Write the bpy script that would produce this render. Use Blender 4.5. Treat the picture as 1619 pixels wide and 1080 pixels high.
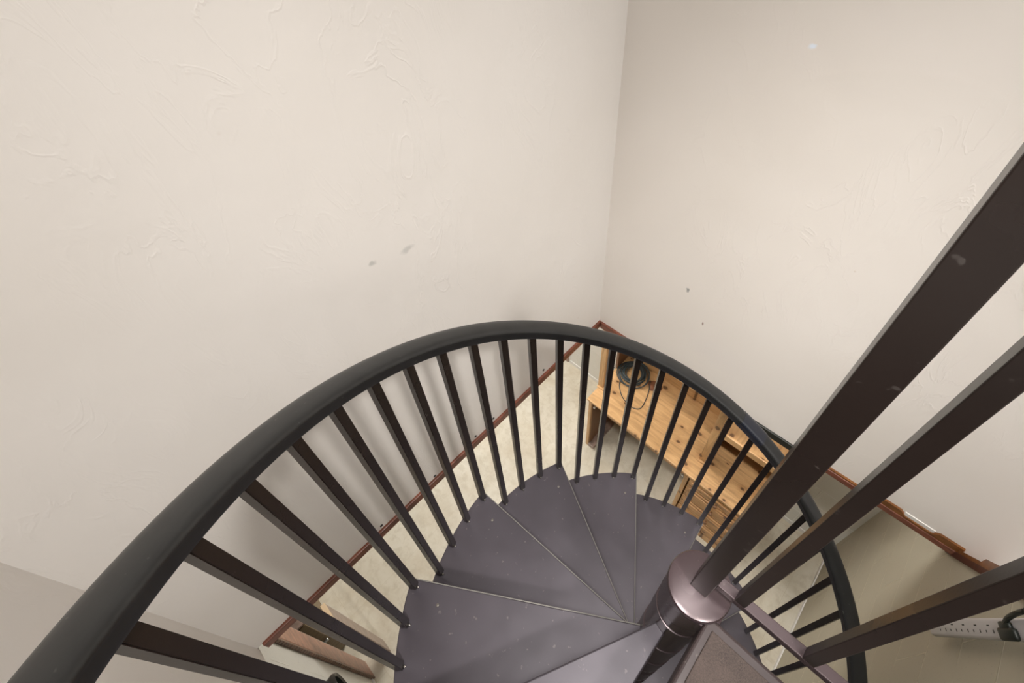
import bpy, bmesh, math, random
from mathutils import Vector, Matrix

scene = bpy.context.scene
for o in list(bpy.data.objects):
    bpy.data.objects.remove(o, do_unlink=True)
C = scene.collection
R = math.radians

# ------------------------------------------------------------------ camera
CAM = Vector((0.999, -1.496, 4.250))
PIT, ROL, YAW = R(45.196), -0.03963, R(44.1445)
fw = Vector((0, math.cos(PIT), -math.sin(PIT)))
up = Vector((0, math.sin(PIT), math.cos(PIT)))
rt = Vector((1, 0, 0))
r2 = rt * math.cos(ROL) + up * math.sin(ROL)
u2 = -rt * math.sin(ROL) + up * math.cos(ROL)
rz = Matrix.Rotation(YAW, 3, 'Z')
cx, cy, cz = rz @ r2, rz @ u2, rz @ (-fw)
cam_data = bpy.data.cameras.new('camera')
cam = bpy.data.objects.new('camera', cam_data)
C.objects.link(cam)
cam.matrix_world = Matrix(((cx.x, cy.x, cz.x, CAM.x), (cx.y, cy.y, cz.y, CAM.y), (cx.z, cy.z, cz.z, CAM.z), (0, 0, 0, 1)))
cam_data.sensor_width = 36.0
cam_data.sensor_fit = 'HORIZONTAL'
cam_data.lens = 766.4 / 1619 * 36
cam_data.shift_x = -46.94 / 1619
cam_data.shift_y = -113.4 / 1619
cam_data.clip_start = 0.01
scene.camera = cam

# ------------------------------------------------------------------ world, lights, exposure
w = bpy.data.worlds.new('world'); scene.world = w
w.use_nodes = True
w.node_tree.nodes['Background'].inputs[0].default_value = (0.85, 0.92, 1.0, 1)
w.node_tree.nodes['Background'].inputs[1].default_value = 0.5
vs = scene.view_settings
vs.view_transform = 'Standard'; vs.look = 'None'; vs.gamma = 1.0; vs.use_curve_mapping = False
vs.exposure = -0.12

def area(name, loc, rot, sx, sy, power, col, spread=180):
    l = bpy.data.lights.new(name, 'AREA'); l.shape = 'RECTANGLE'; l.size = sx; l.size_y = sy
    l.energy = power; l.color = col; l.spread = R(spread)
    o = bpy.data.objects.new(name, l); C.objects.link(o)
    o.location = loc; o.rotation_euler = rot
    return o
area('upstairs_ceiling_light', (2.15, -1.85, 6.15), (0, 0, 0), 0.5, 0.5, 17, (1.0, 0.955, 0.90))
q_ = Vector((-1.0, 0.30, -1.62)).to_track_quat('-Z', 'Y').to_euler()
area('left_wall_fill', (2.35, -1.80, 6.12), tuple(q_), 0.18, 0.18, 7.0, (1.0, 0.96, 0.91), 48)  # added fill that lifts the left wall and throws the rail shadow
area('back_wall_fill', (0.95, -1.95, 6.12), (R(24), 0, 0), 0.3, 0.3, 7.6, (1.0, 0.97, 0.93), 38)  # made-up lamp, added to brighten the lower back wall
area('shaft_fill_from_above', (1.25, -0.85, 6.15), (0, 0, 0), 0.9, 0.9, 9, (1.0, 0.97, 0.93), 80)  # added fill from above for the treads and lower shaft
area('side_fill_light', (3.55, -0.85, 3.75), (0, R(72), 0), 1.5, 1.5, 13, (1.0, 0.98, 0.96))  # no window known here; added to light the left wall evenly
area('upstairs_hall_window', (1.9, -4.35, 4.6), (R(72), 0, R(8)), 1.7, 1.6, 18, (0.93, 0.96, 1.0))
area('recess_fill_light', (3.2, -0.45, 2.7), (0, R(90), 0), 0.9, 0.7, 7, (1.0, 0.99, 0.97))  # unseen fill added for the low part of the shaft walls
area('lower_ceiling_light_left', (-1.1, -0.7, 2.36), (0, 0, 0), 0.8, 0.8, 32, (1.0, 0.97, 0.92))
area('lower_ceiling_light_back', (-1.2, 0.2, 2.36), (0, R(-38), 0), 0.5, 0.5, 22, (1.0, 0.97, 0.92))
area('lower_ceiling_light_right', (1.0, 0.30, 2.38), (0, 0, 0), 0.5, 0.2, 7, (1.0, 0.97, 0.92))

# ------------------------------------------------------------------ helpers
def bm_new(): return bmesh.new()

def add_box(bm, x0, x1, y0, y1, z0, z1, bev=0.0, mat=None, seg=2):
    b = bmesh.new()
    v = [b.verts.new((x, y, z)) for x in (x0, x1) for y in (y0, y1) for z in (z0, z1)]
    for f in ((0, 1, 3, 2), (4, 6, 7, 5), (0, 4, 5, 1), (2, 3, 7, 6), (0, 2, 6, 4), (1, 5, 7, 3)):
        b.faces.new([v[i] for i in f])
    bmesh.ops.recalc_face_normals(b, faces=b.faces)
    if bev > 0:
        bmesh.ops.bevel(b, geom=list(b.edges), offset=bev, segments=seg, profile=0.5, affect='EDGES')
    if mat is not None:
        bmesh.ops.transform(b, matrix=mat, verts=b.verts)
    merge(bm, b)

def merge(bm, b):
    me = bpy.data.meshes.new('tmp'); b.to_mesh(me); b.free()
    bm.from_mesh(me); bpy.data.meshes.remove(me)

def add_prism(bm, poly, z0, z1, bev=0.0, seg=2):
    """poly: list of (x,y); extruded in z"""
    b = bmesh.new()
    lo = [b.verts.new((x, y, z0)) for x, y in poly]
    hi = [b.verts.new((x, y, z1)) for x, y in poly]
    n = len(poly)
    b.faces.new(lo[::-1]); b.faces.new(hi)
    for i in range(n):
        b.faces.new((lo[i], lo[(i + 1) % n], hi[(i + 1) % n], hi[i]))
    bmesh.ops.recalc_face_normals(b, faces=b.faces)
    if bev > 0:
        ed = [e for e in b.edges if abs(e.verts[0].co.z - e.verts[1].co.z) < 1e-6]
        bmesh.ops.bevel(b, geom=ed, offset=bev, segments=seg, profile=0.5, affect='EDGES')
    merge(bm, b)

def add_prism_x(bm, poly, x0, x1):
    """poly: list of (y,z); extruded in x"""
    b = bmesh.new()
    lo = [b.verts.new((x0, y, z)) for y, z in poly]
    hi = [b.verts.new((x1, y, z)) for y, z in poly]
    n = len(poly)
    b.faces.new(lo[::-1]); b.faces.new(hi)
    for i in range(n):
        b.faces.new((lo[i], lo[(i + 1) % n], hi[(i + 1) % n], hi[i]))
    bmesh.ops.recalc_face_normals(b, faces=b.faces)
    merge(bm, b)

def add_lathe(bm, prof, cxy=(0, 0), n=64):
    """prof: list of (r,z)"""
    b = bmesh.new(); rings = []
    for r, z in prof:
        if r < 1e-6:
            rings.append([b.verts.new((cxy[0], cxy[1], z))])
        else:
            rings.append([b.verts.new((cxy[0] + r * math.cos(2 * math.pi * i / n), cxy[1] + r * math.sin(2 * math.pi * i / n), z)) for i in range(n)])
    for a, c in zip(rings, rings[1:]):
        if len(a) == 1 and len(c) == 1: continue
        for i in range(n):
            j = (i + 1) % n
            if len(a) == 1: b.faces.new((a[0], c[i], c[j]))
            elif len(c) == 1: b.faces.new((a[i], c[0], a[j]))
            else: b.faces.new((a[i], a[j], c[j], c[i]))
    bmesh.ops.recalc_face_normals(b, faces=b.faces)
    merge(bm, b)

def add_sweep(bm, pts, prof, upv=None, closed=False):
    """sweep a closed 2D profile [(side, up)] along pts; frames keep world z as up"""
    b = bmesh.new(); rings = []; n = len(pts)
    for i, p in enumerate(pts):
        if closed: t = (pts[(i + 1) % n] - pts[i - 1]).normalized()
        else: t = (pts[min(i + 1, n - 1)] - pts[max(i - 1, 0)]).normalized()
        u0 = Vector((0, 0, 1)) if upv is None else upv
        s = t.cross(u0)
        if s.length < 1e-4: s = t.cross(Vector((1, 0, 0)))
        s.normalize(); u = s.cross(t).normalized()
        rings.append([b.verts.new(p + s * a + u * c) for a, c in prof])
    m = len(prof)
    rr = list(zip(rings, rings[1:])) + ([(rings[-1], rings[0])] if closed else [])
    for a, c in rr:
        for i in range(m):
            b.faces.new((a[i], a[(i + 1) % m], c[(i + 1) % m], c[i]))
    if not closed:
        b.faces.new(rings[0][::-1]); b.faces.new(rings[-1])
    bmesh.ops.recalc_face_normals(b, faces=b.faces)
    merge(bm, b)

def circ(r, n=8): return [(r * math.cos(2 * math.pi * i / n), r * math.sin(2 * math.pi * i / n)) for i in range(n)]

def obj(name, bm, mat, parent=None, smooth=False, origin=None):
    """world-space bmesh -> one mesh object (shifted to its origin or to its parent's)"""
    me = bpy.data.meshes.new(name)
    po = parent.location if (parent is not None and parent.parent is None) else None
    if parent is not None and parent.parent is not None:
        po = parent.location + parent.parent.location
    if origin is None:
        cs = [v.co for v in bm.verts]
        lo = Vector([min(c[i] for c in cs) for i in range(3)]); hi = Vector([max(c[i] for c in cs) for i in range(3)])
        origin = (lo + hi) / 2
        if parent is None: origin.z = lo.z
    origin = Vector(origin)
    bmesh.ops.translate(bm, verts=bm.verts, vec=-origin)
    bm.to_mesh(me); bm.free()
    me.materials.append(mat)
    if smooth:
        for p in me.polygons: p.use_smooth = True
        try: me.set_sharp_from_angle(angle=R(35))
        except Exception: pass
    o = bpy.data.objects.new(name, me); C.objects.link(o)
    if parent is not None:
        o.parent = parent; o.location = origin - po
    else:
        o.location = origin
    return o

def tag(o, label=None, cat=None, group=None, kind=None):
    if label: o['label'] = label
    if cat: o['category'] = cat
    if group: o['group'] = group
    if kind: o['kind'] = kind
    return o

def thing(name, label, cat, loc, group=None):
    o = bpy.data.objects.new(name, None); C.objects.link(o); o.location = loc
    o.empty_display_size = 0.1
    return tag(o, label, cat, group)

def struct(name, bm, mat, smooth=False):
    return tag(obj(name, bm, mat, smooth=smooth, origin=(0, 0, 0)), kind='structure')

# ------------------------------------------------------------------ materials
class NT:
    def __init__(s, name):
        s.m = bpy.data.materials.new(name); s.m.use_nodes = True
        s.t = s.m.node_tree; s.n = s.t.nodes; s.l = s.t.links
        s.b = s.n['Principled BSDF']
        tc = s.n.new('ShaderNodeTexCoord')
        geo = s.n.new('ShaderNodeNewGeometry')
        s.obj = tc.outputs['Object']; s.pos = geo.outputs['Position']
    def link(s, a, b): s.l.new(a, b)
    def noise(s, vec, scale, detail=3, rough=0.5, dist=0.0):
        n = s.n.new('ShaderNodeTexNoise'); n.inputs['Scale'].default_value = scale
        n.inputs['Detail'].default_value = detail; n.inputs['Roughness'].default_value = rough
        n.inputs['Distortion'].default_value = dist
        s.link(vec, n.inputs['Vector']); return n.outputs['Fac']
    def map(s, vec, scale=(1, 1, 1), rot=(0, 0, 0), loc=(0, 0, 0)):
        n = s.n.new('ShaderNodeMapping'); n.inputs['Scale'].default_value = scale
        n.inputs['Rotation'].default_value = rot; n.inputs['Location'].default_value = loc
        s.link(vec, n.inputs['Vector']); return n.outputs['Vector']
    def ramp(s, fac, stops):
        n = s.n.new('ShaderNodeValToRGB'); e = n.color_ramp.elements
        while len(e) < len(stops): e.new(0.5)
        for i, (p, c) in enumerate(stops):
            e[i].position = p; e[i].color = (*c, 1) if len(c) == 3 else c
        s.link(fac, n.inputs['Fac']); return n.outputs['Color']
    def mix(s, fac, a, b, mode='MIX'):
        n = s.n.new('ShaderNodeMix'); n.data_type = 'RGBA'; n.blend_type = mode
        for sock, v in ((n.inputs[0], fac), (n.inputs[6], a), (n.inputs[7], b)):
            if isinstance(v, (int, float)): sock.default_value = v
            elif isinstance(v, tuple): sock.default_value = (*v, 1)
            else: s.link(v, sock)
        return n.outputs[2]
    def math(s, op, a, b=None, c=None):
        n = s.n.new('ShaderNodeMath'); n.operation = op
        for i, v in enumerate((a, b, c)):
            if v is None: continue
            if isinstance(v, (int, float)): n.inputs[i].default_value = v
            else: s.link(v, n.inputs[i])
        return n.outputs[0]
    def spot(s, p, r, stretch=(1, 1, 1), soft=0.5, wob=None):
        """1 inside a blob at world point p, 0 outside"""
        sub = s.n.new('ShaderNodeVectorMath'); sub.operation = 'SUBTRACT'
        s.link(wob or s.pos, sub.inputs[0]); sub.inputs[1].default_value = p
        sc = s.n.new('ShaderNodeVectorMath'); sc.operation = 'MULTIPLY'
        s.link(sub.outputs[0], sc.inputs[0]); sc.inputs[1].default_value = stretch
        ln = s.n.new('ShaderNodeVectorMath'); ln.operation = 'LENGTH'; s.link(sc.outputs[0], ln.inputs[0])
        mr = s.n.new('ShaderNodeMapRange'); mr.inputs['From Min'].default_value = r
        mr.inputs['From Max'].default_value = r * (1 - soft); s.link(ln.outputs['Value'], mr.inputs['Value'])
        return mr.outputs[0]
    def wobble(s, amt, scale):
        n = s.n.new('ShaderNodeTexNoise'); n.inputs['Scale'].default_value = scale; n.inputs['Detail'].default_value = 3
        s.link(s.pos, n.inputs['Vector'])
        a = s.n.new('ShaderNodeVectorMath'); a.operation = 'MULTIPLY_ADD'
        s.link(n.outputs['Color'], a.inputs[0]); a.inputs[1].default_value = (amt,) * 3; s.link(s.pos, a.inputs[2])
        b = s.n.new('ShaderNodeVectorMath'); b.operation = 'SUBTRACT'
        s.link(a.outputs[0], b.inputs[0]); b.inputs[1].default_value = (amt / 2,) * 3
        return b.outputs[0]
    def bump(s, h, strength=0.3, dist=0.01, prev=None):
        n = s.n.new('ShaderNodeBump'); n.inputs['Strength'].default_value = strength
        n.inputs['Distance'].default_value = dist; s.link(h, n.inputs['Height'])
        if prev is not None: s.link(prev, n.inputs['Normal'])
        return n.outputs['Normal']
    def out(s, col=None, rough=0.5, metal=0.0, normal=None, spec=None, coat=None):
        i = s.b.inputs
        if col is not None:
            if isinstance(col, tuple): i['Base Color'].default_value = (*col, 1)
            else: s.link(col, i['Base Color'])
        if isinstance(rough, (int, float)): i['Roughness'].default_value = rough
        else: s.link(rough, i['Roughness'])
        i['Metallic'].default_value = metal
        if normal is not None: s.link(normal, i['Normal'])
        if spec is not None: i['Specular IOR Level'].default_value = spec
        if coat is not None: i['Coat Weight'].default_value = coat; i['Coat Roughness'].default_value = 0.25
        return s.m

def simple(name, col, rough=0.5, metal=0.0, spec=None):
    return NT(name).out(col, rough, metal, spec=spec)

def plaster(name, base, marks=()):
    t = NT(name)
    n1 = t.noise(t.pos, 1.3, 2)
    dk = tuple(c * f for c, f in zip(base, (0.955, 0.95, 0.94)))
    col = t.ramp(n1, [(0.35, dk), (0.62, base)])
    # sparse faint tan flecks
    v = t.n.new('ShaderNodeTexVoronoi'); v.inputs['Scale'].default_value = 9; t.link(t.pos, v.inputs['Vector'])
    f = t.ramp(v.outputs['Distance'], [(0.0, (1, 1, 1)), (0.045, (0, 0, 0))])
    sel = t.ramp(t.noise(t.pos, 2.1, 1), [(0.5, (0, 0, 0)), (0.6, (1, 1, 1))])
    fm = t.mix(1.0, f, sel, 'MULTIPLY')
    col = t.mix(t.math('MULTIPLY', fm, 0.35), col, (0.50, 0.36, 0.24))
    wob = t.wobble(0.02, 40)
    for p, r, st, c, k in marks:
        col = t.mix(t.math('MULTIPLY', t.spot(p, r, st, 0.6, wob), k), col, c)
    # trowel ridges, ripples and fine grain
    h1 = t.ramp(t.noise(t.map(t.pos, (3, 3, 1.3), (0.5, 0.4, 0.7)), 3.0, 4, 0.55, 1.2), [(0.475, (0, 0, 0)), (0.5, (1, 1, 1)), (0.53, (0, 0, 0))])
    mk = t.ramp(t.noise(t.pos, 1.9, 2), [(0.42, (0, 0, 0)), (0.62, (1, 1, 1))])
    h1 = t.mix(1.0, h1, mk, 'MULTIPLY')
    nb = t.bump(h1, 0.24, 0.0035)
    nb = t.bump(t.noise(t.pos, 4.0, 4), 0.25, 0.02, nb)
    nb = t.bump(t.noise(t.pos, 60, 3), 0.08, 0.003, nb)
    return t.out(col, 0.62, normal=nb, spec=0.35)

def block(name, base, axis):
    """painted block wall; axis = 'X' or 'Y' is the horizontal run"""
    t = NT(name)
    sep = t.n.new('ShaderNodeSeparateXYZ'); t.link(t.pos, sep.inputs[0])
    cmb = t.n.new('ShaderNodeCombineXYZ')
    t.link(t.math('ADD', sep.outputs[axis], 0.2 if axis == 'Y' else 0.05), cmb.inputs[0])
    t.link(t.math('ADD', sep.outputs['Z'], 0.222 * 10 - 1.345 + 0.222 * 0), cmb.inputs[1])
    br = t.n.new('ShaderNodeTexBrick'); t.link(cmb.outputs[0], br.inputs['Vector'])
    br.inputs['Scale'].default_value = 1.0; br.inputs['Brick Width'].default_value = 0.444
    br.inputs['Row Height'].default_value = 0.222; br.inputs['Mortar Size'].default_value = 0.0035
    br.inputs['Mortar Smooth'].default_value = 0.6
    br.inputs['Color1'].default_value = (1, 1, 1, 1); br.inputs['Color2'].default_value = (1, 1, 1, 1); br.inputs['Mortar'].default_value = (0, 0, 0, 1)
    n1 = t.noise(t.pos, 2.2, 3)
    col = t.ramp(n1, [(0.3, tuple(c * 0.94 for c in base)), (0.7, base)])
    brk = t.ramp(t.noise(t.pos, 5.0, 2), [(0.35, (0, 0, 0)), (0.50, (1, 1, 1))])
    mort = t.math('SUBTRACT', 1.0, br.outputs['Color'])
    mm = t.math('MULTIPLY', mort, brk)
    col = t.mix(t.math('MULTIPLY', mm, 0.9), col, tuple(min(0.95, c * 1.3) for c in base))
    pits = t.ramp(t.noise(t.pos, 130, 2), [(0.66, (0, 0, 0)), (0.70, (1, 1, 1))])
    col = t.mix(t.math('MULTIPLY', pits, 0.35), col, tuple(c * 0.45 for c in base))
    nb = t.bump(mm, 0.8, 0.006)
    nb = t.bump(t.noise(t.pos, 14, 4), 0.15, 0.01, nb)
    return t.out(col, 0.6, normal=nb, spec=0.35)

def pine(name, grain='X', plane='XZ', base=(0.58, 0.345, 0.155), knots=True, dark=0.72):
    t = NT(name)
    sc = {'X': (1.2, 11, 11), 'Y': (11, 1.2, 11), 'Z': (11, 11, 1.2)}[grain]
    v = t.map(t.pos, sc)
    g = t.noise(v, 2.4, 5, 0.6, 1.4)
    lo = tuple(c * dark for c in base); hi = tuple(min(1, c * f) for c, f in zip(base, (1.18, 1.24, 1.35)))
    col = t.ramp(g, [(0.32, lo), (0.5, base), (0.72, hi)])
    g2 = t.noise(t.map(t.pos, tuple(c * 3 for c in sc)), 5, 3)
    col = t.mix(t.math('MULTIPLY', t.ramp(g2, [(0.55, (0, 0, 0)), (0.75, (1, 1, 1))]), 0.30), col, lo)
    if knots:
        vo = t.n.new('ShaderNodeTexVoronoi'); vo.voronoi_dimensions = '2D'; vo.inputs['Scale'].default_value = 1.0; vo.inputs['Randomness'].default_value = 1.0
        sp3 = t.n.new('ShaderNodeSeparateXYZ'); t.link(t.wobble(0.012, 50), sp3.inputs[0])
        cb = t.n.new('ShaderNodeCombineXYZ')
        for q_, ax_ in enumerate(plane):
            t.link(t.math('MULTIPLY', sp3.outputs[ax_], 5.2 if ax_ == grain else 7.5), cb.inputs[q_])
        t.link(cb.outputs[0], vo.inputs['Vector'])
        s0 = t.n.new('ShaderNodeSeparateColor'); t.link(vo.outputs['Color'], s0.inputs[0])
        kd = t.math('DIVIDE', vo.outputs['Distance'], t.math('ADD', 0.45, s0.outputs[1]))
        k = t.ramp(kd, [(0.0, (1, 1, 1)), (0.070, (1, 1, 1)), (0.115, (0, 0, 0))])
        h = t.ramp(kd, [(0.09, (1, 1, 1)), (0.30, (0, 0, 0))])
        s1 = t.n.new('ShaderNodeSeparateColor'); t.link(vo.outputs['Color'], s1.inputs[0])
        pick = t.math('GREATER_THAN', s1.outputs[0], 0.30)
        col = t.mix(t.math('MULTIPLY', t.math('MULTIPLY', h, pick), 0.35), col, tuple(c * f for c, f in zip(base, (0.6, 0.45, 0.35))))
        col = t.mix(t.math('MULTIPLY', t.math('MULTIPLY', k, pick), 0.85), col, (0.075, 0.034, 0.016))
    return t.out(col, 0.42, normal=t.bump(g2, 0.08, 0.002), spec=0.45)

def metal(name, base, rough=(0.30, 0.45), met=0.35, dust=0.25, spec=0.5, warp=0.0):
    t = NT(name)
    n = t.noise(t.pos, 3.2, 3, 0.55)
    col = t.ramp(n, [(0.3, tuple(c * 0.82 for c in base)), (0.7, tuple(c * 1.18 for c in base))])
    sp = t.ramp(t.noise(t.pos, 75, 2), [(0.70, (0, 0, 0)), (0.76, (1, 1, 1))])
    col = t.mix(t.math('MULTIPLY', sp, dust), col, (0.30, 0.27, 0.25))
    mr = t.n.new('ShaderNodeMapRange'); t.link(t.noise(t.pos, 5, 4), mr.inputs['Value'])
    mr.inputs['From Min'].default_value = 0.3; mr.inputs['From Max'].default_value = 0.7
    mr.inputs['To Min'].default_value = rough[0]; mr.inputs['To Max'].default_value = rough[1]
    return t.out(col, mr.outputs[0], met, normal=t.bump(t.noise(t.pos, 220, 2), 0.05, 0.001, t.bump(t.noise(t.pos, 5.5, 2), warp, 0.03) if warp else None), spec=spec)

M = {}
Wc = (0.860, 0.825, 0.79)
lm = [((0, -1.130, 3.335), 0.016, (0.5, 1, 1.6), (0.42, 0.42, 0.40), 0.55),
      ((0, -1.02, 3.31), 0.020, (0.5, 0.7, 1.6), (0.46, 0.46, 0.44), 0.5)]
rm = [((0.455, 0, 2.62), 0.016, (1.8, 1, 0.9), (0.20, 0.21, 0.21), 0.75),
      ((0.565, 0, 2.475), 0.010, (2.2, 1, 0.8), (0.22, 0.10, 0.07), 0.8),
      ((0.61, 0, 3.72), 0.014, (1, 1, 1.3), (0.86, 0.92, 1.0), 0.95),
      ((0.66, 0, 2.33), 0.16, (0.75, 1, 1.5), (0.83, 0.78, 0.74), 0.7)]
M['plaster_left'] = plaster('plaster_left', Wc, lm)
M['plaster_back'] = plaster('plaster_back', (0.865, 0.815, 0.765), rm)
M['plaster'] = plaster('plaster', Wc)
M['ceil'] = simple('ceiling_paint', (0.80, 0.79, 0.77), 0.8)
M['block_back'] = block('block_back', (0.76, 0.755, 0.71), 'X')
M['block_right'] = block('block_right', (0.50, 0.46, 0.36), 'Y')
M['block_front'] = block('block_front', (0.64, 0.63, 0.58), 'X')

def floor_mat():
    t = NT('stone_floor')
    n1 = t.noise(t.pos, 3.0, 6, 0.65, 0.6)
    n2 = t.noise(t.pos, 14, 5, 0.7, 0.4)
    col = t.ramp(n1, [(0.30, (0.57, 0.50, 0.385)), (0.5, (0.66, 0.61, 0.50)), (0.7, (0.72, 0.68, 0.585))])
    col = t.mix(t.math('MULTIPLY', t.ramp(n2, [(0.38, (1, 1, 1)), (0.52, (0, 0, 0))]), 0.45), col, (0.50, 0.44, 0.335))
    v = t.map(t.pos, (1, 1, 1), (0, 0, 0), (0.13, 0.21, 0))
    br = t.n.new('ShaderNodeTexBrick'); t.link(v, br.inputs['Vector'])
    br.offset = 0.0
    br.inputs['Scale'].default_value = 1; br.inputs['Brick Width'].default_value = 0.45; br.inputs['Row Height'].default_value = 0.45
    br.inputs['Mortar Size'].default_value = 0.002; br.inputs['Mortar Smooth'].default_value = 0.4
    for k in ('Color1', 'Color2'): br.inputs[k].default_value = (0, 0, 0, 1)
    br.inputs['Mortar'].default_value = (1, 1, 1, 1)
    col = t.mix(t.math('MULTIPLY', br.outputs['Color'], 0.35), col, (0.50, 0.43, 0.31))
    # worn rusty stain
    st = t.spot((-0.28, -0.98, 0), 0.16, (1, 0.6, 1), 1.0, t.wobble(0.15, 6))
    col = t.mix(t.math('MULTIPLY', st, 0.35), col, (0.66, 0.40, 0.17))
    return t.out(col, 0.45, normal=t.bump(n2, 0.06, 0.003), spec=0.4)
M['floor'] = floor_mat()

def stained(name, base, edge=None):
    t = NT(name)
    n = t.noise(t.map(t.pos, (6, 6, 14)), 3, 4)
    col = t.ramp(n, [(0.3, tuple(c * 0.65 for c in base)), (0.7, tuple(c * 1.3 for c in base))])
    return t.out(col, 0.32, spec=0.5, normal=t.bump(n, 0.1, 0.003))
M['trim'] = stained('stained_trim', (0.185, 0.060, 0.036))
M['varnish'] = stained('varnished_trim', (0.20, 0.075, 0.020))
M['trim_dark'] = stained('dark_trim', (0.070, 0.022, 0.014))
M['black_strip'] = simple('black_strip', (0.012, 0.013, 0.010), 0.5)
M['white'] = simple('white_paint', (0.80, 0.79, 0.76), 0.5)
M['tread'] = metal('tread_paint', (0.074, 0.064, 0.077), (0.32, 0.42), 0.35, 0.30, warp=0.10)
M['tube'] = metal('tube_paint', (0.0135, 0.0085, 0.0070), (0.24, 0.34), 0.0, 0.10, 0.42)
M['column'] = metal('column_paint', (0.072, 0.050, 0.054), (0.20, 0.30), 0.35, 0.2)
M['landing'] = metal('landing_paint', (0.042, 0.028, 0.028), (0.40, 0.5), 0.1, 0.2)
M['bolt'] = simple('bolt_metal', (0.22, 0.20, 0.18), 0.35, 0.8)

M['edge_highlight'] = simple('edge_highlight_paint', (0.27, 0.26, 0.24), 0.38, 0.25)  # pale colour standing in for light caught on the tread lips
def rail_mat():
    t = NT('handrail_vinyl')
    n = t.noise(t.pos, 24, 3)
    col = t.ramp(n, [(0.3, (0.0085, 0.009, 0.0095)), (0.7, (0.0125, 0.013, 0.0135))])
    sp = t.ramp(t.noise(t.pos, 90, 2), [(0.72, (0, 0, 0)), (0.77, (1, 1, 1))])
    col = t.mix(t.math('MULTIPLY', sp, 0.2), col, (0.25, 0.24, 0.22))
    return t.out(col, 0.33, spec=0.5, normal=t.bump(t.noise(t.pos, 30, 3), 0.05, 0.003))
M['rail'] = rail_mat()
M['tape'] = simple('black_tape', (0.008, 0.010, 0.017), 0.28, spec=0.6)

def carpet_mat():
    t = NT('landing_mat')
    n = t.noise(t.pos, 420, 3, 0.7); n2 = t.noise(t.pos, 20, 3)
    col = t.ramp(n, [(0.3, (0.024, 0.017, 0.014)), (0.7, (0.080, 0.056, 0.048))])
    col = t.mix(t.math('MULTIPLY', t.ramp(n2, [(0.4, (0, 0, 0)), (0.7, (1, 1, 1))]), 0.4), col, (0.095, 0.066, 0.056))
    return t.out(col, 0.75, normal=t.bump(n, 0.5, 0.002))
M['mat'] = carpet_mat()
M['pine_x'] = pine('pine_x', 'X', 'XY'); M['pine_y'] = pine('pine_y', 'Y', 'XY'); M['pine_z'] = pine('pine_z', 'Z', 'XZ')
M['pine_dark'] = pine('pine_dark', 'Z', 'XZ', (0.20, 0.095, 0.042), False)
M['pine_drawer'] = pine('pine_drawer', 'X', 'XZ', (0.50, 0.27, 0.11), True, 0.5)
M['cable'] = simple('cable_sheath', (0.034, 0.046, 0.048), 0.42)
M['leather'] = stained('brown_leather', (0.20, 0.075, 0.035))
M['black_cloth'] = simple('black_cloth', (0.018, 0.013, 0.012), 0.8)
M['steel'] = simple('bright_steel', (0.62, 0.62, 0.60), 0.3, 0.9)
M['redwood'] = stained('reddish_post', (0.34, 0.150, 0.092))
M['rough_cut'] = stained('rough_sawn_edge', (0.15, 0.075, 0.045))
M['greywood'] = stained('grey_brown_board', (0.30, 0.215, 0.175))
M['grainwood'] = pine('grain_panel', 'Y', 'YZ', (0.235, 0.165, 0.085), False, 0.6)
M['cut'] = simple('fresh_cut_wood', (0.66, 0.50, 0.32), 0.6)
M['plastic'] = simple('pale_grey_plastic', (0.66, 0.63, 0.63), 0.35)
M['plastic_side'] = simple('grey_plastic_body', (0.56, 0.55, 0.51), 0.4)
M['slot'] = simple('slot_black', (0.02, 0.02, 0.02), 0.5)
M['switch'] = simple('switch_red', (0.055, 0.012, 0.008), 0.25)
M['plug'] = simple('plug_rubber', (0.012, 0.017, 0.013), 0.4)
M['teal'] = simple('teal_glaze', (0.16, 0.25, 0.21), 0.3)
M['rim'] = simple('dark_rim', (0.03, 0.028, 0.026), 0.3, 0.4)

# ------------------------------------------------------------------ setting
ZT = 2.03          # underside of the upper (shaft) walls
HI = 6.2           # upstairs ceiling
LC = 2.42          # lower ceiling
def S(name, boxes, mat):
    bm = bm_new()
    for b in boxes: add_box(bm, *b)
    return struct(name, bm, mat)
S('floor', [(-3.0, 3.0, -4.5, 1.0, -0.1, 0.0)], M['floor'])
S('wall_left', [(-0.12, 0.0, -2.17, 0.0, ZT, HI)], M['plaster_left'])
S('wall_back', [(-0.12, 3.7, 0.0, 0.12, ZT, HI)], M['plaster_back'])
S('wall_front', [(-0.12, 1.0, -2.17, -2.05, 2.01, HI)], M['plaster'])
S('wall_upper_right', [(3.6, 3.72, -4.62, 0.0, 1.9, HI)], M['plaster'])
S('wall_upper_hall', [(0.9, 1.0, -4.62, -2.17, 3.05, HI), (1.0, 3.6, -4.62, -4.5, 3.05, HI)], M['plaster'])
S('ceiling', [(-0.12, 3.72, -4.62, 0.12, HI, HI + 0.1)], M['ceil'])
S('ceiling_lower', [(-3.0, -0.12, -4.5, 0.73, LC, LC + 0.1), (-0.12, 3.0, 0.12, 0.73, LC, LC + 0.1), (-0.12, 1.8, -4.5, -2.17, LC, LC + 0.1)], M['ceil'])
S('wall_lower_back', [(-0.84, 1.8, 0.73, 0.93, 0, LC + 0.1)], M['block_back'])
S('wall_lower_side_back', [(-3.0, -0.84, 0.73, 0.93, 0, LC + 0.1)], M['plaster'])
S('wall_lower_left', [(-3.12, -3.0, -4.5, 0.93, 0, LC + 0.1)], M['plaster'])
S('wall_lower_hall', [(-3.0, 1.8, -4.6, -4.5, 0, LC + 0.1)], M['plaster'])
S('wall_lower_front', [(-0.33, 1.8, -2.17, -2.098, 0, 2.0)], M['block_front'])
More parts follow.
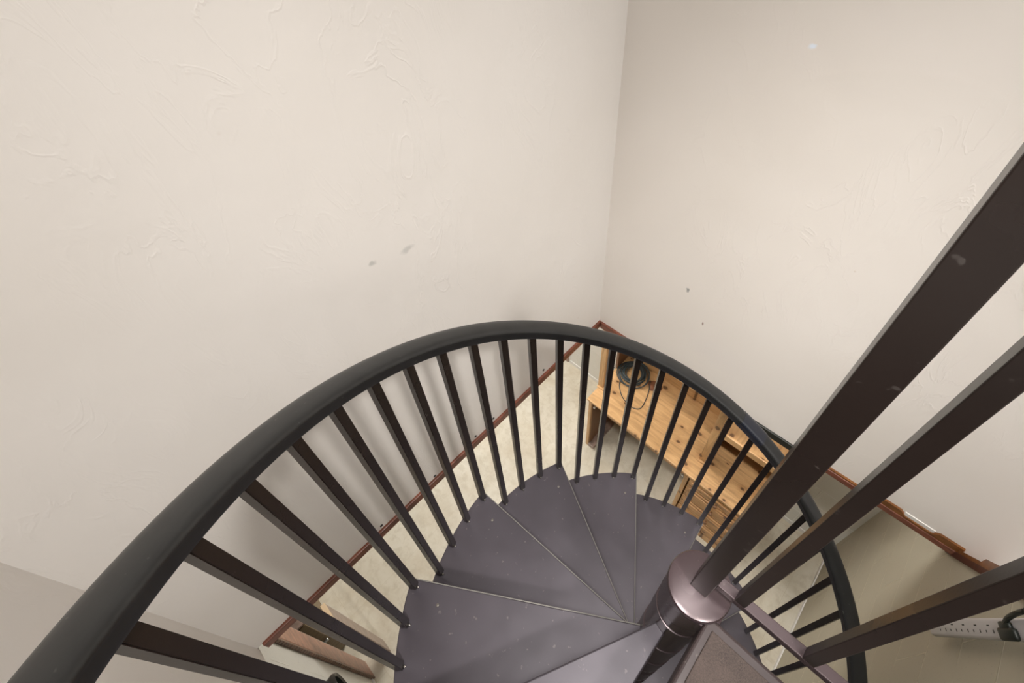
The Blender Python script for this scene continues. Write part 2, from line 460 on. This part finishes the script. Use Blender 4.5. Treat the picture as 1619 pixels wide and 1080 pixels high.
# block wall to the right, its top edge climbing towards the landing
bm = bm_new()
prof = [(-4.5, 0), (0.93, 0), (0.93, 1.955), (0.02, 1.955), (-0.72, 3.11), (-4.5, 3.11)]
add_prism_x(bm, prof, 1.80, 1.90)
struct('wall_right', bm, M['block_right'])
S('ceiling_recess', [(1.9, 3.6, -1.17, 0.12, 1.9, 2.0)], M['ceil'])
S('floor_upper', [(1.90, 3.6, -4.5, -1.17, 3.11, 3.17), (1.0, 1.9, -4.5, -2.17, 3.11, 3.17)], M['ceil'])
# white coved line at the foot of the block walls
S('baseboard_back', [(-0.80, 1.795, 0.722, 0.731, 0, 0.045)], M['white'])
S('baseboard_right', [(1.792, 1.801, -2.09, 0.722, 0, 0.045)], M['white'])
S('baseboard_front', [(-0.31, 1.79, -2.099, -2.090, 0, 0.05)], M['white'])
# stained wooden trim under the hanging walls
def trimbox(bm, x0, x1, y0, y1, z0=1.988, z1=2.036): add_box(bm, x0, x1, y0, y1, z0, z1, 0.004)
bm = bm_new(); trimbox(bm, -0.125, 0.013, -2.03, 0.013); struct('trim_1', bm, M['trim'])
bm = bm_new(); trimbox(bm, 0.015, 0.89, -0.013, 0.12); struct('trim_2', bm, M['trim'])
bm = bm_new(); trimbox(bm, 0.892, 1.14, -0.010, 0.10, 1.995, 2.040); struct('gap_strip', bm, M['black_strip'])  # black bar over the stretch where the wooden trim is missing
bm = bm_new(); trimbox(bm, 1.142, 1.80, -0.013, 0.12, 2.010, 2.046); struct('trim_4', bm, M['trim'])
bm = bm_new()
b = bmesh.new()
pf = [(1.142, 2.046), (1.80, 2.046), (1.80, 2.086), (1.715, 2.084), (1.695, 2.060), (1.60, 2.058), (1.575, 2.082), (1.50, 2.080), (1.42, 2.056), (1.142, 2.052)]
lo = [b.verts.new((x, -0.010, z)) for x, z in pf]; hi = [b.verts.new((x, 0.004, z)) for x, z in pf]
b.faces.new(lo); b.faces.new(hi[::-1])
for q in range(len(pf)): b.faces.new((lo[q], lo[(q + 1) % len(pf)], hi[(q + 1) % len(pf)], hi[q]))
bmesh.ops.recalc_face_normals(b, faces=b.faces); merge(bm, b)
struct('trim_8', bm, M['varnish'])
S('trim_9', [(1.59, 1.70, -0.004, 0.002, 2.056, 2.080)], M['white'])
# sloping, chipped cap along the climbing edge of the block wall
def cap(bm, a, b, th0, th1, x0, x1):
    n = 60; lo = []; hi = []
    random.seed(5)
    for i in range(n + 1):
        f = i / n; y = a[0] + (b[0] - a[0]) * f; z = a[1] + (b[1] - a[1]) * f
        d = Vector((0, b[0] - a[0], b[1] - a[1])).normalized(); nn = Vector((0, -d.z, d.y))
        if nn.z < 0: nn = -nn
        lo.append((y + nn.y * th0, z + nn.z * th0))
        hi.append((y + nn.y * (th1 if callable(th1) is False else th1(f)), z + nn.z * (th1 if callable(th1) is False else th1(f))))
    add_prism_x(bm, lo + hi[::-1], x0, x1)
bm = bm_new(); cap(bm, (0.02, 1.955), (-0.72, 3.11), 0.0, 0.024, 1.787, 1.90); struct('trim_5', bm, M['trim_dark'])
def chip(f):
    return 0.052 if f < 0.03 or 0.24 < f < 0.44 or f > 0.62 else 0.036
bm = bm_new(); cap(bm, (0.02, 1.955), (-0.72, 3.11), 0.024, lambda f: chip(f) + 0.012 * f, 1.79, 1.90); struct('trim_6', bm, M['varnish'])
# corner stick at the far end of the block wall
bm = bm_new(); add_box(bm, -0.862, -0.822, 0.715, 0.735, 0.0, 2.4, 0.003); struct('trim_7', bm, M['greywood'])

# ------------------------------------------------------------------ spiral staircase
AX = (1.046, -1.156); H = 0.227068; Z0 = 2.725; DE = 7.38067; A0 = 236.032; RB = 0.66
def ang(i): return R(A0 - DE * i)
stair = thing('spiral_staircase', 'dark brown metal spiral staircase with black handrail winding down around a round column', 'staircase', (AX[0], AX[1], 0))
# column with sleeve rings
bm = bm_new()
prof = [(0.0, 0.0), (0.16, 0.0), (0.16, 0.012), (0.052, 0.012)]
zc = 0.012; tops = [Z0 - H * k for k in range(11, -2, -1)]
for zt in tops:
    prof += [(0.0538, zt - 0.045), (0.0556, zt - 0.0445), (0.0556, zt + 0.062), (0.0538, zt + 0.0625)]
prof += [(0.0538, Z0 + 1.50 * H), (0.0565, Z0 + 1.502 * H), (0.0565, 3.176)]
add_lathe(bm, prof + [(0.0565, 3.176), (0.0, 3.176)], AX, 72)
obj('column', bm, M['column'], stair, smooth=True)
bm = bm_new()
add_lathe(bm, [(0, 3.176), (0.0575, 3.176), (0.0590, 3.180), (0.0590, 3.187), (0.0570, 3.1915), (0.050, 3.1935), (0.0, 3.1935)], AX, 72)
obj('column_cap', bm, M['column'], stair, smooth=True)
# treads
def tread_poly(k):
    a1 = math.degrees(ang(4 * k + 3)) - 1.35; a2 = math.degrees(ang(4 * k - 1)) - 1.35 + 3.2
    if k == -1: a2 = 270.0
    n = 20; P = []
    for i in range(n + 1):
        a = R(a1 + (a2 - a1) * i / n); P.append((AX[0] + 0.674 * math.cos(a), AX[1] + 0.674 * math.sin(a)))
    for i in range(7):
        a = R(a2 + (a1 - a2) * i / 6); P.append((AX[0] + 0.053 * math.cos(a), AX[1] + 0.053 * math.sin(a)))
    return P
TREADS = {}
for k in range(-1, 12):
    bm = bm_new(); zt = Z0 - H * k
    add_prism(bm, tread_poly(k), zt - 0.034, zt, 0.0035, 3)
    t = obj('tread', bm, M['tread'], stair); TREADS[k] = t
    # small bright screw heads near the outer corner
    am = ang(4 * k + 2.2)
    for (r, a) in ((0.585, ang(4 * k + 2.55)),):
        b = bm_new()
        add_lathe(b, [(0, zt), (0.0045, zt), (0.0040, zt + 0.0015), (0, zt + 0.002)], (AX[0] + r * math.cos(a), AX[1] + r * math.sin(a)), 12)
        obj('screw', b, M['bolt'], t)
# thin pale strips painting a highlight along the front edges
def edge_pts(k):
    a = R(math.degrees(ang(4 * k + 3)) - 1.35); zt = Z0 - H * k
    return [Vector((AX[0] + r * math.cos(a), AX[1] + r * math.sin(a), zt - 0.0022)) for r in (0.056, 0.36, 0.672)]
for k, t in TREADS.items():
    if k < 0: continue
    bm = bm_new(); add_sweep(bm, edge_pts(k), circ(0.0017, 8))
    tag(obj('edge_glint', bm, M['edge_highlight'], t), 'painted highlight along the front edge')
# balusters
def rail_z(i): return Z0 + 1.0192 - H * i / 4 - 0.0022 * max(0.0, 8 - i)
for i in range(-4, 48):
    a = ang(i); at = R(A0 - 0.55 - DE * i); k = math.floor(i / 4)
    zb = Z0 - H * k; zt = rail_z(i) + 0.030
    hw = 0.0095
    b = bmesh.new()
    vs_ = []
    for (aa, z) in ((a, zb), (at, zt)):
        cxx, cyy = AX[0] + RB * math.cos(aa), AX[1] + RB * math.sin(aa)
        er = Vector((math.cos(aa), math.sin(aa), 0)); et = Vector((-math.sin(aa), math.cos(aa), 0))
        for (p, q) in ((-1, -1), (1, -1), (1, 1), (-1, 1)):
            vs_.append(b.verts.new(Vector((cxx, cyy, z)) + er * hw * p + et * hw * q))
    b.faces.new(vs_[3::-1]); b.faces.new(vs_[4:])
    for j in range(4): b.faces.new((vs_[j], vs_[(j + 1) % 4], vs_[4 + (j + 1) % 4], vs_[4 + j]))
    bmesh.ops.recalc_face_normals(b, faces=b.faces)
    bmesh.ops.bevel(b, geom=list(b.edges), offset=0.0012, segments=2, affect='EDGES')
    o = obj('baluster', b, M['tube'], stair)
    if i < 24:
        b = bm_new(); er = Vector((math.cos(a), math.sin(a), 0)); et = Vector((-math.sin(a), math.cos(a), 0))
        c = Vector((AX[0], AX[1], 0)) + er * (RB - 0.0125) + et * 0.003
        add_box(b, c.x - 0.0025, c.x + 0.0025, c.y - 0.0025, c.y + 0.0025, zb, zb + 0.009, 0.001)
        obj('bolt', b, M['bolt'], o)
# handrail
def rrect(hw, h0, h1, r, n=5):
    P = []
    for (sx, sy, c) in ((1, 1, 0), (-1, 1, 90), (-1, -1, 180), (1, -1, 270)):
        rr = r if sy > 0 else r * 0.7
        x = sx * (hw - rr); y = (h1 - rr) if sy > 0 else (h0 + rr)
        for j in range(n + 1):
            a = R(c + 90 * j / n); P.append((x + rr * math.cos(a), y + rr * math.sin(a)))
    return P
def helix(i0, i1, n, r=RB, dz=0.0):
    P = []
    for j in range(n + 1):
        i = i0 + (i1 - i0) * j / n; a = R(A0 - 0.8 - DE * i)
        P.append(Vector((AX[0] + r * math.cos(a), AX[1] + r * math.sin(a), rail_z(i) + dz)))
    return P
def RP(k):
    # crowned top, firm shoulder, sides drawn in underneath
    half = [(0.0, 0.0560), (0.008, 0.0557), (0.0150, 0.0547), (0.0205, 0.0527), (0.0240, 0.0495), (0.0250, 0.0455), (0.0243, 0.0425), (0.0238, 0.0400), (0.0235, 0.0290), (0.0222, 0.0245), (0.0195, 0.0225), (0.0160, 0.0215)]
    P = half + [(-a, b) for a, b in half[::-1][:-1]]
    return [(a * k, (b - 0.039) * k + 0.039) for a, b in P][::-1]
bm = bm_new()
add_sweep(bm, helix(-4.5, 47.6, 420), RP(1.0))
rail = obj('handrail', bm, M['rail'], stair, smooth=True)
bm = bm_new(); add_sweep(bm, helix(18.0, 19.0, 14), RP(1.045))
tag(obj('tape_wrap', bm, M['tape'], rail, smooth=True), 'shiny black tape wrapped over the rail joint')
# square corner landing: metal plate and textured mat
bm = bm_new(); add_prism(bm, [(1.082, -1.182), (1.795, -1.182), (1.795, -2.168), (1.082, -2.168)], 3.112, 3.179, 0.006, 3)
obj('landing', bm, M['landing'], stair)
bm = bm_new(); add_prism(bm, [(1.098, -1.200), (1.785, -1.200), (1.785, -2.15), (1.098, -2.15)], 3.178, 3.183, 0.002)
tag(obj('landing_mat', bm, M['mat'], stair), 'speckled brown non-slip landing surface')
bm = bm_new(); add_box(bm, 1.055, 1.105, -1.205, -1.155, 3.125, 3.170, 0.004); obj('landing_bracket', bm, M['column'], stair)

# ------------------------------------------------------------------ landing guard
g = thing('landing_railing', 'dark brown square-tube guard rail standing at the edge of the landing, rising to the right', 'railing', (1.048, -1.152, 3.194))
bm = bm_new(); add_box(bm, 1.0315, 1.0645, -1.1685, -1.1355, 3.194, 4.17, 0.0015); obj('newel_post', bm, M['tube'], g)
bm = bm_new(); add_box(bm, 1.0665, 1.80, -1.155, -1.136, 3.230, 3.250, 0.0018); obj('bottom_rail', bm, M['column'], g)
bm = bm_new(); add_box(bm, 1.020, 1.80, -1.172, -1.130, 4.17, 4.205, 0.008); obj('top_rail', bm, M['rail'], g)
x = 1.098
while x < 1.77:
    bm = bm_new(); add_box(bm, x, x + 0.019, -1.155, -1.136, 3.249, 4.172, 0.0012); obj('baluster', bm, M['tube'], g)
    x += 0.1165

# ------------------------------------------------------------------ pine desk with hutch
D = thing('pine_computer_desk', 'knotty pine computer desk with hutch posts against the block wall below the stairs', 'desk', (0.53, 0.43, 0))
XL, XR, YF, YB, ZTp = -0.150, 1.225, 0.145, 0.722, 0.790
bm = bm_new(); add_box(bm, XL, XR, YF, YB, ZTp - 0.026, ZTp, 0.006); top = obj('desktop', bm, M['pine_x'], D)
bm = bm_new()
for (a, b_, z0, z1) in ((0.010, 0.03, ZTp - 0.040, ZTp - 0.026), (0.018, 0.04, ZTp - 0.054, ZTp - 0.040)):
    add_box(bm, XL + a, XR - a, YF + a, YF + b_ + 0.01, z0, z1, 0.004)
obj('edge_moulding', bm, M['pine_x'], D)
bm = bm_new(); add_box(bm, XL + 0.012, XL + 0.040, YF + 0.012, YB, 0.0, ZTp - 0.026, 0.003)
sp_ = obj('side_panel', bm, M['pine_z'], D)
bm = bm_new(); add_box(bm, XL + 0.040, XL + 0.100, YF + 0.010, 0.47, 0.0, 0.045, 0.004); obj('foot_board', bm, M['greywood'], D)
bm = bm_new(); add_box(bm, XL + 0.040, XL + 0.047, YF + 0.03, YB, 0.045, ZTp - 0.06, 0.0); tag(obj('inner_panel', bm, M['pine_dark'], D), 'dark inside face of the desk side')
bm = bm_new(); add_box(bm, 0.03, 0.735, 0.185, 0.205, ZTp - 0.125, ZTp - 0.055, 0.004); obj('keyboard_tray_front', bm, M['pine_drawer'], D)
for xx in (-0.085, 0.715):
    bm = bm_new(); add_box(bm, xx, xx + 0.014, 0.150, 0.40, ZTp - 0.085, ZTp - 0.068, 0.001); tag(obj('tray_slide', bm, M['steel'], D), 'small bright metal drawer slide')
# drawer unit
bm = bm_new(); add_box(bm, 0.735, 0.765, YF + 0.012, YB, 0.0, ZTp - 0.054, 0.003); obj('side_panel', bm, M['pine_z'], D)
bm = bm_new(); add_box(bm, XR - 0.03, XR - 0.004, YF + 0.012, YB, 0.0, ZTp - 0.054, 0.003); obj('side_panel', bm, M['pine_z'], D)
bm = bm_new(); add_box(bm, 0.765, XR - 0.03, 0.24, 0.26, 0.0, ZTp - 0.054, 0.0)
obj('carcass_back', bm, M['pine_dark'], D)
for (z0, z1) in ((0.645, 0.720), (0.455, 0.630), (0.268, 0.438), (0.085, 0.250)):
    bm = bm_new(); add_box(bm, 0.775, XR - 0.036, 0.163, 0.240, z0, z1, 0.003)
    # raised panel with stepped moulding
    add_box(bm, 0.795, XR - 0.056, 0.153, 0.165, z0 + 0.016, z1 - 0.016, 0.005)
    if z1 - z0 > 0.1: add_box(bm, 0.825, XR - 0.086, 0.146, 0.156, z0 + 0.040, z1 - 0.040, 0.004)
    d = obj('drawer', bm, M['pine_drawer'], D)
    bm = bm_new()
    add_lathe(bm, [(0, 0.0), (0.006, 0.0), (0.006, 0.012), (0.013, 0.018), (0.011, 0.026), (0, 0.028)], (0, 0), 16)
    bmesh.ops.transform(bm, matrix=Matrix.Translation((1.0, 0.147, (z0 + z1) / 2)) @ Matrix.Rotation(R(90), 4, 'X'), verts=bm.verts)
    obj('knob', bm, M['pine_dark'], d, smooth=True)
bm = bm_new(); add_box(bm, 0.755, XR - 0.02, YF + 0.01, 0.26, 0.0, 0.075, 0.004); obj('plinth', bm, M['pine_x'], D)
# hutch: posts, back board, raised shelf box
for (x0, y0, px) in ((-0.158, 0.296, 0.0), (0.752, 0.296, 0.0)):
    bm = bm_new(); add_box(bm, x0, x0 + 0.048, y0, y0 + 0.042, ZTp, 1.96, 0.003); p_ = obj('hutch_post', bm, M['pine_z'], D)
    bm = bm_new(); add_box(bm, x0 - 0.016 if x0 > 0 else x0 + 0.0, x0 + 0.064, y0 - 0.016, y0 + 0.05, ZTp, ZTp + 0.014, 0.004)
    obj('post_base', bm, M['pine_x'], p_)
bm = bm_new(); add_box(bm, 0.00, 1.19, 0.695, 0.715, ZTp, 0.895, 0.003); obj('back_board', bm, M['pine_x'], D)
bm = bm_new(); add_box(bm, -0.158, -0.136, 0.53, 0.715, 0.792, 1.96, 0.002); tag(obj('hutch_side', bm, M['pine_dark'], D), 'dark hutch side behind the post')
bm = bm_new(); add_box(bm, 0.775, 0.795, 0.338, 0.715, ZTp, 1.96, 0.002); obj('hutch_divider', bm, M['pine_dark'], D)
bm = bm_new(); add_box(bm, XR - 0.035, XR - 0.012, 0.30, 0.715, ZTp, 1.96, 0.002); obj('hutch_side', bm, M['pine_z'], D)
bm = bm_new(); add_box(bm, 0.795, XR - 0.035, 0.308, 0.715, 1.250, 1.272, 0.002)
sh = obj('hutch_shelf', bm, M['pine_y'], D)
bm = bm_new(); add_box(bm, 0.800, XR - 0.035, 0.292, 0.310, 1.222, 1.282, 0.004); obj('shelf_front', bm, M['pine_x'], D)
bm = bm_new(); add_box(bm, 0.795, XR - 0.035, 0.700, 0.716, ZTp, 1.96, 0.0)
for q in range(3): add_box(bm, 0.86 + q * 0.115, 0.872 + q * 0.115, 0.690, 0.702, 1.28, 1.95, 0.002)
obj('hutch_back', bm, M['pine_dark'], D)
bm = bm_new(); add_box(bm, -0.158, XR - 0.012, 0.60, 0.716, 1.96, 1.98, 0.002); obj('hutch_top', bm, M['pine_x'], D)

# ------------------------------------------------------------------ things on the desk
random.seed(11)
bm = bm_new()
cc = Vector((0.000, 0.565, ZTp + 0.006))
for j in range(16):
    r = 0.070 + 0.056 * random.random(); zz = 0.004 * (j % 6) + 0.002 * random.random(); ph = random.random() * 6.28
    ex = 1 + 0.06 * random.uniform(-1, 1); ox, oy = random.uniform(-.012, .012), random.uniform(-.012, .012)
    P = [cc + Vector((ox + r * ex * math.cos(t), oy + r / ex * math.sin(t), zz + 0.006 * math.sin(t * 2 + ph) + 0.006)) for t in [2 * math.pi * i / 48 for i in range(48)]]
    add_sweep(bm, P, circ(0.0042, 8), closed=True)
# loose loop hanging towards the front and the end running up the wall corner
P = []
ctrl = [(-0.05, 0.455), (-0.02, 0.40), (0.06, 0.335), (0.16, 0.315), (0.215, 0.35), (0.205, 0.44), (0.175, 0.53), (0.135, 0.61)]
def catmull(pts, n=10):
    out = []
    for i in range(len(pts) - 1):
        p0, p1, p2, p3 = pts[max(i - 1, 0)], pts[i], pts[i + 1], pts[min(i + 2, len(pts) - 1)]
        for j in range(n):
            t = j / n
            out.append(0.5 * ((2 * p1) + (p2 - p0) * t + (2 * p0 - 5 * p1 + 4 * p2 - p3) * t * t + (3 * p1 - p0 - 3 * p2 + p3) * t ** 3))
    out.append(pts[-1]); return out
add_sweep(bm, catmull([Vector((a, b_, ZTp + 0.006)) for a, b_ in ctrl]), circ(0.0034, 8))
tail = [Vector((-0.085, 0.60, ZTp + 0.02)), Vector((-0.118, 0.52, ZTp + 0.10)), Vector((-0.16, 0.45, ZTp + 0.42)), Vector((-0.165, 0.45, 1.05)), Vector((-0.185, 0.50, 1.3)), Vector((-0.20, 0.62, 1.6)), Vector((-0.205, 0.70, 1.95)), Vector((-0.21, 0.715, 2.3))]
add_sweep(bm, catmull(tail[:1] + [Vector((-0.115, 0.50, ZTp + 0.06)), Vector((-0.168, 0.44, ZTp + 0.16))] + tail[4:]), circ(0.0034, 8))
tag(obj('coiled_cable', bm, M['cable'], smooth=True), 'black cable coiled up on the left end of the pine desk', 'cable')

def lump(name, c, rx, ry, rz_, mat, seed, label, cat):
    b = bmesh.new(); bmesh.ops.create_icosphere(b, subdivisions=4, radius=1.0)
    random.seed(seed); ph = [random.uniform(0, 6.28) for _ in range(6)]
    for v in b.verts:
        p = v.co.copy(); f = 1 + 0.10 * math.sin(5 * p.x + ph[0]) + 0.09 * math.sin(6 * p.y + ph[1] + 2 * p.x) + 0.06 * math.sin(11 * p.x - 7 * p.y + ph[2])
        v.co = Vector((c[0] + p.x * rx * f, c[1] + p.y * ry * f, c[2] + max(p.z, -0.02) * rz_ * f))
    return tag(obj(name, b, mat, smooth=True), label, cat)
lump('leather_pouch', (0.190, 0.590, ZTp + 0.002), 0.060, 0.050, 0.008, M['leather'], 3, 'flat reddish-brown leather pouch lying under the coiled cable', 'pouch')
lump('cloth_bundle', (-0.050, 0.706, ZTp + 0.002), 0.070, 0.008, 0.11, M['black_cloth'], 7, 'dark crumpled cloth bundle behind the coiled cable on the desk', 'cloth')

# ------------------------------------------------------------------ power strip and plug on the right wall
FA = Vector((1.74, -0.400, 2.137)); FB = Vector((1.74, -0.5405, 2.785))   # centre line of the front face
d = (FB - FA).normalized(); Ln = (FB - FA).length
ROLL = R(38)
sw = Vector((-1, 0, 0)).cross(d).normalized()
nrm = (Vector((-1, 0, 0)) * math.cos(ROLL) + (sw if sw.y < 0 else -sw) * math.sin(ROLL)).normalized()
sd = nrm.cross(d).normalized()
A = FA - nrm * 0.034
Mx = Matrix(((d.x, sd.x, nrm.x, A.x), (d.y, sd.y, nrm.y, A.y), (d.z, sd.z, nrm.z, A.z), (0, 0, 0, 1)))
def onstrip(x0, x1, y0, y1, z0, z1, bev=0.0, seg=2):
    b = bm_new(); add_box(b, x0, x1, y0, y1, z0, z1, bev, Mx, seg); return b
PS = thing('power_strip', 'long pale grey multi-outlet power strip fixed on the tan block wall', 'power strip', A)
obj('housing', onstrip(0.0, Ln, -0.026, 0.026, 0.0, 0.026, 0.006, 3), M['plastic_side'], PS, smooth=True)
obj('face_plate', onstrip(0.004, Ln - 0.004, -0.023, 0.025, 0.018, 0.034, 0.007, 4), M['plastic'], PS, smooth=True)
SG = 1
for j in range(6):
    s0 = 0.105 + 0.068 * j
    if j == 5: s0 += 0.004
    for (a0, b0, w_, h_) in ((0.0, 0.008, 0.013, 0.003), (-0.018, -0.006, 0.0045, 0.006), (0.018, -0.006, 0.0045, 0.008)):
        b = bm_new(); add_box(b, s0 + a0 - w_ / 2, s0 + a0 + w_ / 2, SG * (b0 + 0.0) - h_ / 2, SG * (b0 + 0.0) + h_ / 2, 0.0337, 0.0344, 0, Mx)
        obj('socket_slot', b, M['slot'], PS)
obj('switch', onstrip(0.650, 0.73, -0.014, 0.016, 0.033, 0.040, 0.002), M['switch'], PS)
obj('indicator', onstrip(0.585, 0.591, -0.003, 0.003, 0.0335, 0.0355, 0.001), M['slot'], PS)
PL = thing('plug', 'black plug with cord pushed into the power strip', 'plug', Mx @ Vector((0.48, 0, 0.035)))
b = onstrip(0.440, 0.515, -0.026, 0.004, 0.0345, 0.050, 0.007, 3)
add_box(b, 0.452, 0.500, -0.004, 0.018, 0.0345, 0.048, 0.006, Mx, 3)
obj('plug_body', b, M['plug'], PL, smooth=True)
b = bm_new()
P = catmull([Mx @ Vector(v) for v in ((0.475, 0.012, 0.041), (0.52, 0.026, 0.048), (0.60, 0.038, 0.052), (0.69, 0.042, 0.044))] + [Vector((1.792, -0.66, 2.86)), Vector((1.792, -0.80, 3.0)), Vector((1.792, -1.05, 3.06))])
add_sweep(b, P, circ(0.0065, 10)); obj('cord', b, M['plug'], PL, smooth=True)

# ------------------------------------------------------------------ screws along the left wall
for y, z, which in ((-0.484, 2.071, 'nearest the far corner'), (-0.848, 2.066, 'second from the far corner'), (-0.965, 2.057, 'third from the far corner'), (-1.214, 2.051, 'fourth from the far corner'), (-1.498, 2.061, 'lowest in the picture, fifth from the far corner')):
    b = bm_new(); add_lathe(b, [(0, 0), (0.0065, 0), (0.006, 0.003), (0, 0.004)], (0, 0), 14)
    bmesh.ops.transform(b, matrix=Matrix.Translation((0, y, z)) @ Matrix.Rotation(R(90), 4, 'Y'), verts=b.verts)
    tag(obj('wall_screw', b, M['slot']), 'small black screw above the left trim, ' + which, 'screw', 'screws above the left trim')

# ------------------------------------------------------------------ stored timber and cabinet by the front wall
b = bm_new(); add_box(b, -0.287, -0.170, -2.093, -2.078, 0.0, 2.0, 0.003)
PO = thing('wooden_post', 'reddish-brown rough-sawn wooden post standing against the grey wall, lower left', 'post', (-0.228, -2.087, 0))
obj('smooth_face', b, M['redwood'], PO)
b = bm_new(); add_box(b, -0.170, -0.158, -2.096, -2.078, 0.0, 1.985, 0.002)
for j in range(60):
    add_box(b, -0.159, -0.1565, -2.095, -2.079, 0.02 + j * 0.0325, 0.036 + j * 0.0325, 0.0)
tag(obj('sawn_edge', b, M['rough_cut'], PO), 'dark ribbed saw-cut edge')
b = bm_new(); add_box(b, -0.292, -0.200, -1.945, -1.924, 0.0, 1.20, 0.002)
PK = thing('wooden_plank', 'grey-brown plank standing on end on the beige floor, beside the small cabinet', 'plank', (-0.246, -1.935, 0))
obj('board', b, M['greywood'], PK)
b = bm_new(); add_box(b, -0.292, -0.200, -1.946, -1.923, 1.20, 1.216, 0.001); tag(obj('cut_end', b, M['cut'], PK), 'pale fresh-cut end')
CB = thing('small_cabinet', 'small brown woodgrain cabinet with a metal latch behind the reddish post', 'cabinet', (-0.68, -2.36, 0))
b = bm_new(); add_box(b, -0.90, -0.466, -2.60, -2.112, 0.0, 0.80, 0.004); obj('body', b, M['grainwood'], CB)
b = bm_new(); add_box(b, -0.465, -0.458, -2.59, -2.116, 0.02, 0.78, 0.003); dr = obj('door', b, M['grainwood'], CB)
b = bm_new(); add_box(b, -0.458, -0.444, -2.165, -2.125, 0.36, 0.385, 0.003); obj('latch', b, M['steel'], dr)
b = bm_new(); add_box(b, -0.91, -0.456, -2.61, -2.105, 0.80, 0.82, 0.004); obj('top', b, M['greywood'], CB)
# round fixture on the grey wall
FX = thing('round_wall_fixture', 'dark-rimmed round fixture with a teal face on the grey wall, bottom left', 'fixture', (0.075, -2.098, 1.09))
def disc(prof, name, mat):
    b = bm_new(); add_lathe(b, prof, (0, 0), 48)
    bmesh.ops.transform(b, matrix=Matrix.Translation((0.075, -2.098, 1.09)) @ Matrix.Rotation(R(-90), 4, 'X'), verts=b.verts)
    obj(name, b, mat, FX, smooth=True)
disc([(0.088, 0.0), (0.105, 0.0), (0.108, 0.030), (0.100, 0.045), (0.088, 0.038), (0.088, 0.0)], 'rim', M['rim'])
disc([(0, 0.0), (0.088, 0.0), (0.088, 0.016), (0, 0.018)], 'face', M['teal'])
